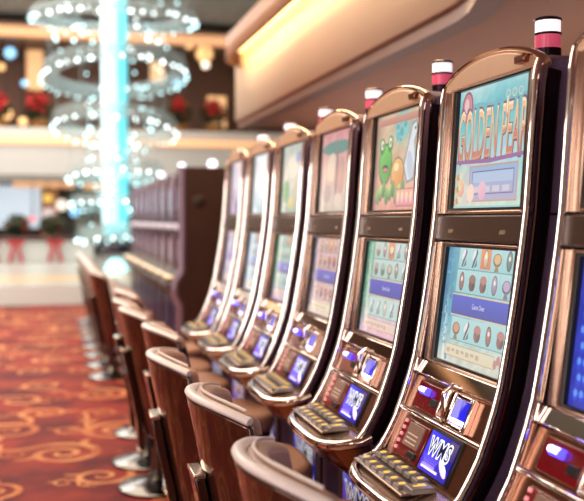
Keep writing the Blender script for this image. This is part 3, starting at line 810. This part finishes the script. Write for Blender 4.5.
# ---------------------------------------------------------------- atrium behind
GREYC = mat('speckled grey ceiling', rgb(150, 150, 148), 0.6, 0, 0.35, 3)
WHITEF = mat('white fascia', rgb(206, 200, 194), 0.5, 0, 0.04, 1)
BROWNB = mat('dim brown wall', rgb(96, 66, 52), 0.6, 0, 0.3, 0.6)
WARME = mat('warm strip light', rgb(255, 200, 150), 0.5, 0, 0.02, emit=rgb(255, 190, 140), estr=0.55)
def X_at(px, d): return at(px, 0, d).x
YB = 27.0
struct(MB().box((-1, YB + 4.0, 3.4), (44, 0.2, 10.0)).build('wall_back', BROWNB, smooth=False))
struct(MB().box((-1, YB + 0.1, 3.34), (44, 0.3, 1.36)).build('wall_balcony', WHITEF, None, 0.05))
struct(MB().box((-1, YB + 2.2, 3.95), (44, 4.0, 0.14)).build('floor_gallery', WHITEF, smooth=False))
struct(MB().box((-1, YB + 2.2, 2.62), (44, 4.0, 0.1)).build('ceiling_shop', WHITEF, smooth=False))
struct(MB().box((-1, YB - 0.09, 3.66), (44, 0.06, 0.20)).build('trim_4', WARME, smooth=False))
struct(MB().box((-1, 24.0, 7.35), (44, 14.2, 0.2)).build('ceiling_atrium', GREYC, smooth=False))
struct(MB().box((-1, YB + 0.6, 6.85), (44, 0.5, 0.30)).build('trim_5', WARME, smooth=False))
struct(MB().box((-1, YB + 2.2, 6.98), (44, 4.0, 0.1)).build('ceiling_gallery', mat('brown ceiling', rgb(140, 110, 92), 0.6), smooth=False))

# shop front under the balcony
DB = 28.5
def facing_box(name, px0, py0, px1, py1, d, m, thick=0.1, bevel=0.02, parent=None):
    a, b = at(px0, py0, d), at(px1, py1, d)
    y = (a.y + b.y) / 2
    return MB().box(((a.x + b.x) / 2, y, (a.z + b.z) / 2), (abs(b.x - a.x), thick, abs(a.z - b.z))).build(name, m, parent, bevel)
CURT = mat('pale blue glowing blind', rgb(200, 210, 225), 0.7, 0, 0.15, 2.5, emit=rgb(195, 212, 226), estr=0.8)
o = facing_box('window_1', -12, 186, 41, 228, DB, CURT, 0.1); struct(o)
o = facing_box('window_2', 104, 196, 120, 222, DB, CURT, 0.1); struct(o)
o = facing_box('trim_6', 14, 178, 76, 188, DB - 0.6, WARME); struct(o)
o = facing_box('trim_7', 84, 182, 118, 190, DB - 0.6, WARME); struct(o)
PANELW = mat('warm lit panel', rgb(235, 190, 140), 0.5, 0, 0.15, 1.5, emit=rgb(245, 195, 140), estr=0.7)
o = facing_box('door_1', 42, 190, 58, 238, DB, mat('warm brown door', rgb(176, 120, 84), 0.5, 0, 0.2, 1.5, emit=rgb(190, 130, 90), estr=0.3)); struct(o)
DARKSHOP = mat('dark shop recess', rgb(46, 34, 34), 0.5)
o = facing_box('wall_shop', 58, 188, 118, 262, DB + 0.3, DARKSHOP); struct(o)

# low planter wall, rail, garlands, bows
struct(MB().box((-6, 24.75, 0.60), (14, 0.6, 0.54)).build('wall_planter', mat('white plaster', rgb(214, 214, 208), 0.5), None, 0.03))
rail = MB(); rail.box((-6, 24.38, 0.95), (14, 0.10, 0.08)); [rail.box((-12 + 1.5 * q, 24.43, 0.89), (0.05, 0.08, 0.12)) for q in range(9)]; ro = rail.build('handrail', mat('brown rail', rgb(86, 48, 40), 0.4), None, 0.03)
tag(ro, 'dark brown handrail running along the low white wall across the aisle', 'rail')
GREEN = mat('dark green needles', rgb(44, 62, 36), 0.6, 0, 0.4, 8)
REDM = mat('red ribbon', rgb(196, 36, 44), 0.5, 0, 0.2, 5)
REDL = mat('red petals', rgb(190, 30, 40), 0.5, 0, 0.25, 5)
def leaf_clump(mb, c, rad, n, sz, rnd):
    for _ in range(n):
        d = Vector((rnd.gauss(0, 1), rnd.gauss(0, 1), rnd.gauss(0, 1))).normalized() * (rnd.random() ** 0.4)
        p = Vector(c) + Vector((d.x * rad[0], d.y * rad[1], d.z * rad[2]))
        a = Vector((rnd.gauss(0, 1), rnd.gauss(0, 1), rnd.gauss(0, 1))).normalized(); b = a.orthogonal().normalized()
        s = sz * rnd.uniform(.6, 1.3)
        mb.quad(p - a * s, p + b * s * .4, p + a * s, p - b * s * .4)
rnd = random.Random(12)
def shrub(cx, y, z, w, h, label, group):
    root = empty('planted_shrub', (cx, y, z))
    mb = MB(); leaf_clump(mb, (0, 0, h * .74), (w / 2.6, 0.28, h / 2.1), 420, 0.10, rnd); mb.build('foliage', GREEN, root, smooth=False)
    mb = MB(); leaf_clump(mb, (0, -0.15, h * .75), (w / 2.6, 0.2, h / 2.6), 26, 0.06, rnd); mb.build('blossom', REDL, root, smooth=False)
    mb = MB(); mb.box((0, 0, 0.06), (w * .9, 0.4, 0.12), None, 1.05); mb.build('trough', mat('brown trough', rgb(70, 44, 36), 0.5), root, 0.02)
    tag(root, label, 'plant', group)
for px, w, nm in ((-16, .8, 'at the left frame edge'), (18, .8, 'below the pale blinds'), (52, .8, 'left of the chandelier foot'), (86, .8, 'just behind the chandelier foot')):
    shrub(at(px, 0, 24.3).x, 24.85, 0.88, w, 0.55, 'dark green shrub with red blossoms on the low wall ' + nm, 'shrubs along the low wall')
def bow(cx, y, z, label):
    root = empty('ribbon_bow', (cx, y, z))
    mb = MB()
    for sg in (1, -1):
        mb.prism([(0, 0, 0), (sg * .16, 0, .10), (sg * .20, 0, 0), (sg * .16, 0, -.08)], (0, -0.04, 0), (0, 0.04, 0))
    mb.build('loop', REDM, root, 0.01)
    for sg in (1, -1):
        MB().prism([(0, 0, 0), (sg * .10, 0, -.50), (sg * .20, 0, -.46), (sg * .05, 0, 0)], (0, -0.02, 0), (0, 0.02, 0)).build('tail', REDM, root, 0.005)
    MB().lathe([(0, -.04), (.05, -.02), (.05, .02), (0, .04)]).build('knot', REDM, root)
    tag(root, label, 'bow', 'red bows on the handrail')
for px, nm in ((17, 'below the pale blinds'), (55, 'nearest the chandelier'), (-6, 'cut by the left frame edge')):
    bow(at(px, 0, 24.1).x, 24.275, 0.85, 'red ribbon bow with hanging tails on the brown handrail, ' + nm)

# gallery garlands and poinsettias above
for i, (px, w, dz) in enumerate(((0, .8, 0), (40, .8, 0), (184, .8, 0), (222, .8, 0))):
    cx = at(px, 0, 26.6).x
    root = empty('poinsettia_pot', (cx, YB + 0.6, 4.03))
    mb = MB(); leaf_clump(mb, (0, 0, 0.62), (w * .5, 0.3, 0.40), 300, 0.12, rnd); mb.build('foliage', GREEN, root, smooth=False)
    mb = MB(); leaf_clump(mb, (0, -0.2, 0.74), (w * .40, 0.25, 0.32), 60, 0.11, rnd); mb.build('bracts', REDL, root, smooth=False)
    MB().lathe([(0.22, 0), (0.3, 0.22), (0.32, 0.24), (0.26, 0.24)]).build('pot', mat('gold pot', rgb(150, 108, 62), 0.3, 0.8), root)
    tag(root, 'red poinsettia in a gold pot on the gallery edge, ' + ['at the far left', 'second from the left', 'right of the light column', 'beside the cream bulkhead end'][i], 'plant', 'poinsettias on the gallery edge')

# gallery wall panels and lamps
def panel(px0, py0, px1, py1, d, label):
    root = empty('lit_wall_panel', at((px0 + px1) / 2, py1, d))
    a, b = at(px0, py0, d), at(px1, py1, d); o = root.location
    MB().box((0, 0, (a.z - b.z) / 2), (b.x - a.x, 0.08, a.z - b.z)).build('frame', mat('gold frame', rgb(150, 104, 66), 0.35, 0.6), root, 0.02)
    MB().box((0, -0.05, (a.z - b.z) / 2), ((b.x - a.x) * .86, 0.03, (a.z - b.z) * .92)).build('glowing_face', PANELW, root, 0.01)
    tag(root, label, 'wall panel', 'lit panels on the gallery wall')
panel(27, 50, 46, 92, 29.5, 'tall cream lit panel on the gallery wall left of the chandelier')
panel(33, 108, 48, 132, 29.6, 'small amber lit panel low on the gallery wall by the chandelier')
panel(150, 62, 166, 84, 29.5, 'orange lit panel on the gallery wall behind the chandelier rings')
panel(206, 96, 228, 130, 29.6, 'dull gold lit panel on the gallery wall beside the bulkhead end')
def globe(px, py, d, r, col, strength, label, cat='lamp', grp='small round lamps across the atrium', drop=0.35):
    p = at(px, py, d)
    root = empty('pendant_lamp', (p.x, p.y, p.z - r)); drop = (6.94 if py < 140 else 2.57) - (p.z - r)
    prof = [(0, 0)] + [(r * math.sin(PI * k / 10), r - r * math.cos(PI * k / 10)) for k in range(1, 10)] + [(0, 2 * r)]
    MB().lathe(prof).build('globe', mat('lamp glass', col, 0.3, 0, 0.02, emit=col, estr=strength), root)
    MB().lathe([(r * .3, 2 * r - .01), (r * .3, 2 * r + .04), (.02, 2 * r + .06), (.014, drop)], seg=10).build('stem', DARKCH, root)
    tag(root, label, cat, grp)
W_, A_, B_ = rgb(255, 240, 225), rgb(255, 205, 140), rgb(150, 215, 255)
for px, py, d, r, col, s, label in (
    (205, 55, 28.6, .26, A_, .9, 'large amber globe lamp on the gallery right of the chandelier'),
    (206, 66, 27.6, .12, W_, 1.2, 'small cream globe lamp just below the large amber one'),
    (190, 46, 28.2, .13, A_, .9, 'small amber globe lamp near the gallery ceiling strip, right of the chandelier'),
    (12, 54, 28.6, .17, B_, 1.6, 'blue globe lamp at the far left of the gallery'),
    (7, 114, 28.8, .20, A_, 1.5, 'larger amber globe lamp low at the far left of the gallery'),
    (24, 122, 28.8, .13, A_, 1.5, 'small amber globe lamp low beside the larger one at far left'),
    (3, 68, 28.0, .12, A_, .9, 'small amber globe lamp below the blue one at far left'),
    (178, 84, 28.6, .14, B_, 1.5, 'blue white globe lamp between the chandelier and the cream bulkhead'),
    (26, 84, 28.6, .10, B_, 1.5, 'tiny blue globe lamp left of the chandelier rings'),
    (62, 205, 27.4, .17, W_, .9, 'white globe lamp in the shop beside the pale blinds'),
    (49, 214, 27.9, .19, rgb(225, 205, 205), .7, 'dull pinkish globe lamp in the shop below the white one'),
    (48, 198, 27.4, .14, rgb(230, 190, 90), .9, 'yellow globe lamp in the shop above the others'),
    (75, 212, 27.6, .15, B_, .8, 'pale blue globe lamp in the shop close to the chandelier'),
    (33, 219, 27.3, .09, rgb(255, 120, 120), .9, 'reddish globe lamp in the shop over the shrubs'),
):
    globe(px, py, d, r, col, s, label)

# ---------------------------------------------------------------- chandelier
CD = 20.0
cp = at(116, HOR, CD)
GLASSB = mat('pale crystal band', rgb(190, 205, 205), 0.25, 0, 0.2, 4, alpha=0.30, emit=rgb(175, 200, 195), estr=0.14)
CYAN = mat('cyan light rods', rgb(150, 240, 250), 0.3, 0, 0.1, 3, emit=rgb(60, 215, 236), estr=0.6)
CYANW = mat('white cyan rods', rgb(230, 252, 255), 0.3, 0, 0.1, 3, emit=rgb(215, 250, 255), estr=0.8)
BEAD = mat('sparkling bead', rgb(240, 252, 252), 0.2, 0, 0.02, emit=rgb(235, 250, 250), estr=7.0)
BEADC = mat('cyan bead', rgb(190, 245, 250), 0.2, 0, 0.02, emit=rgb(200, 246, 250), estr=5.0)
TOC = math.atan2(-cp.y, -cp.x)
chd = empty('chandelier', (cp.x, cp.y, 0))
tag(chd, 'tall crystal chandelier with glowing cyan column and rings of white beads', 'chandelier')
def zpix(py): return CAM_H + (HOR - py) / FPX * CD
S = CD / FPX     # metres per pixel there
zt, zb = 7.25, zpix(236)
mb = MB()
for k in range(14):
    a = 2 * PI * k / 14
    mb.tube([(0.22 * math.cos(a), 0.22 * math.sin(a), zb + 0.06 * (k % 3)), (0.22 * math.cos(a), 0.22 * math.sin(a), zt)], 0.042, 8)
mb.build('light_column', CYAN, chd)
mb = MB()
for k in range(5):
    a = TOC - 1.5 * k / 4
    mb.tube([(0.26 * math.cos(a), 0.26 * math.sin(a), zb + 0.25), (0.26 * math.cos(a), 0.26 * math.sin(a), zt)], 0.03, 8)
mb.build('bright_rods', CYANW, chd)
MB().lathe([(0.36, zt - .02), (0.36, zt + .02)]).build('ceiling_plate', BASECH, chd)
# rings: centre py, radius px, tilt, tilt azimuth, drop
rings = [(20, 80, -.06, TOC, .20), (74, 70, .16, TOC + .3, .30), (126, 60, .17, TOC - .3, .30), (172, 46, .12, TOC + .5, .24), (204, 44, .12, TOC - .4, .16), (232, 38, .10, TOC + .8, .30)]
brand = random.Random(5)
beads = []
for (py, rp, tilt, az, hgt) in rings:
    R = rp * S; z0 = zpix(py)
    def rp_at(a, rr=1.0, dz=0.0):
        return Vector((R * rr * math.cos(a), R * rr * math.sin(a), z0 + R * math.sin(tilt) * 1.0 * math.cos(a - az) + dz))
    mb = MB(); n = 48
    rows = [[rp_at(2 * PI * k / n, q, dz) for k in range(n + 1)] for q, dz in ((1.0, hgt / 2), (1.03, 0), (1.0, -hgt / 2), (0.86, -hgt / 2), (0.82, 0), (0.86, hgt / 2), (1.0, hgt / 2))]
    mb.grid(rows); mb.build('crystal_ring', GLASSB, chd)
    nb = int(rp * 0.48)
    for k in range(nb):
        a = 2 * PI * (k + brand.uniform(-.25, .25)) / nb
        beads.append((rp_at(a, 1.02, -hgt / 2 + brand.uniform(-.03, .03)), brand.uniform(.020, .034)))
    mb = MB()
    for k in range(22):
        a = 2 * PI * k / 22; q = brand.uniform(.6, 1.0)
        p = rp_at(a, q, 0); mb.tube([p + Vector((0, 0, -brand.uniform(.1, .5))), p + Vector((0, 0, brand.uniform(.5, 1.2)))], 0.008, 5)
    mb.build('crystal_strands', GLASSB, chd)
# loose drops between the rings
for k in range(190):
    z = brand.uniform(zb + .2, zt - .3); fr = (z - zb) / (zt - zb)
    R = (30 + 75 * fr * fr) * S * math.sqrt(brand.uniform(.1, 1)); a = brand.uniform(0, 2 * PI)
    beads.append((Vector((R * math.cos(a), R * math.sin(a), z)), brand.uniform(.014, .034)))
mb0 = MB(); mb0.lathe([(0, -1), (.7, -.7), (1, 0), (.7, .7), (0, 1)], seg=8)
bo = mb0.build('crystal_bead', BEAD, chd)
view = Vector((-cp.x, -cp.y, 0)).normalized()
beads.sort(key=lambda q: -q[0].xy.to_3d().dot(view))
for i, (p, r) in enumerate(beads[:96]):
    o = bo if i == 0 else bo.copy()
    if i: C.objects.link(o)
    o.parent = chd; o.location = p; o.scale = (r, r, r)
mb = MB()
for p, r in beads[96:]:
    mb.lathe([(0, -r), (r * .7, -r * .7), (r, 0), (r * .7, r * .7), (0, r)], p, 8)
o = mb.build('rear_beads', BEADC, chd); o['kind'] = 'stuff'
MB().lathe([(0, 0), (0.30, 0.05), (0.36, 0.16), (0.28, 0.26), (0, 0.28)], (0, 0, zpix(256))).build('hub', DARKCH, chd)
MB().lathe([(0, 0), (0.26, 0.06), (0.34, 0.14), (0.22, 0.24), (0.20, 0.36), (0.10, 0.44), (0, 0.46)], (0, 0, zpix(279))).build('finial', mat('bright crystal drop', rgb(200, 250, 255), 0.3, 0, 0.1, 3, emit=rgb(170, 245, 250), estr=1.8), chd)

# ---------------------------------------------------------------- light
def area(name, loc, size, size_y, energy, col, rot=(0, 0, 0)):
    l = bpy.data.lights.new(name, 'AREA'); l.shape = 'RECTANGLE'; l.size = size; l.size_y = size_y; l.energy = energy; l.color = col
    o = bpy.data.objects.new(name, l); C.objects.link(o); o.location = loc; o.rotation_euler = rot; return o
area('aisle_downlight', (-1.2, 6.5, 4.3), 2.5, 9, 330, (1.0, 0.82, 0.66), (0, math.radians(-18), 0))
area('front_fill', (-2.2, 1.0, 2.3), 2.0, 2.5, 40, (1.0, 0.84, 0.74), (0, math.radians(-62), 0))
area('cove_wash', (1.66, 6.2, ZS + 0.66), 0.06, 4.8, 34, (1.0, 0.74, 0.42), (0, math.radians(32), 0))
area('atrium_light', (-1.5, 22, 7.1), 8, 8, 900, (1.0, 0.95, 0.9))
area('gallery_light', (-1.0, 26.4, 6.3), 14, 1.5, 160, (1.0, 0.78, 0.55), (math.radians(30), 0, 0))
area('soffit_fill', (2.6, 4.5, 1.7), 0.8, 8, 20, (1.0, 0.80, 0.70), (math.radians(180), 0, 0))  # added fill without a fixture, lifts the dark soffit underside
area('riser_fill', (-3, 12.5, 5.2), 4, 4, 650, (1.0, 0.97, 0.90), (math.radians(25), 0, 0))  # added fill aimed at the marble step riser, stands for no fitting
area('trim_streak_fill', (-3.2, -0.2, 1.5), 0.8, 2.4, 70, (1.0, 0.95, 0.92), (math.radians(90), 0, math.radians(-90)))  # added out of frame so the chrome trim catches a bright streak
area('rear_streak_fill', (-1.3, -2.4, 1.6), 0.7, 2.4, 34, (1.0, 0.96, 0.94), (math.radians(90), 0, math.radians(-35)))  # added behind the camera for white streaks along the near trim edges
w = bpy.data.worlds.new('world'); bpy.context.scene.world = w; w.use_nodes = True
nt = w.node_tree; bg = nt.nodes['Background']
tc = nt.nodes.new('ShaderNodeTexCoord'); sp = nt.nodes.new('ShaderNodeSeparateXYZ'); rp = nt.nodes.new('ShaderNodeValToRGB')
nt.links.new(tc.outputs['Generated'], sp.inputs[0])
mr = nt.nodes.new('ShaderNodeMapRange'); mr.inputs[1].default_value = -1; mr.inputs[2].default_value = 1
nt.links.new(sp.outputs[2], mr.inputs[0]); nt.links.new(mr.outputs[0], rp.inputs[0])
e = rp.color_ramp.elements
e[0].position = 0.40; e[0].color = (*rgb(60, 34, 28), 1)
e[1].position = 1.0; e[1].color = (*rgb(220, 180, 150), 1)
q = e.new(0.52); q.color = (*rgb(150, 110, 96), 1)
q = e.new(0.64); q.color = (*rgb(238, 214, 196), 1)
nt.links.new(rp.outputs[0], bg.inputs[0]); bg.inputs[1].default_value = 0.55

# ---------------------------------------------------------------- camera
cam = bpy.data.cameras.new('camera'); co = bpy.data.objects.new('camera', cam); C.objects.link(co)
cam.sensor_fit = 'HORIZONTAL'; cam.sensor_width = 36.0; cam.lens = 36.0 * FPX / 584
cam.clip_start = 0.05; cam.clip_end = 200
pitch = math.atan((250.5 - HOR) / FPX)
co.location = (0, 0, CAM_H)
co.rotation_euler = (PI / 2 - pitch, 0, -TH)
cam.dof.use_dof = True; cam.dof.focus_distance = 2.5; cam.dof.aperture_fstop = 2.25
sc = bpy.context.scene
sc.camera = co
sc.view_settings.view_transform = 'Standard'
sc.view_settings.look = 'None'
sc.view_settings.exposure = 0.0
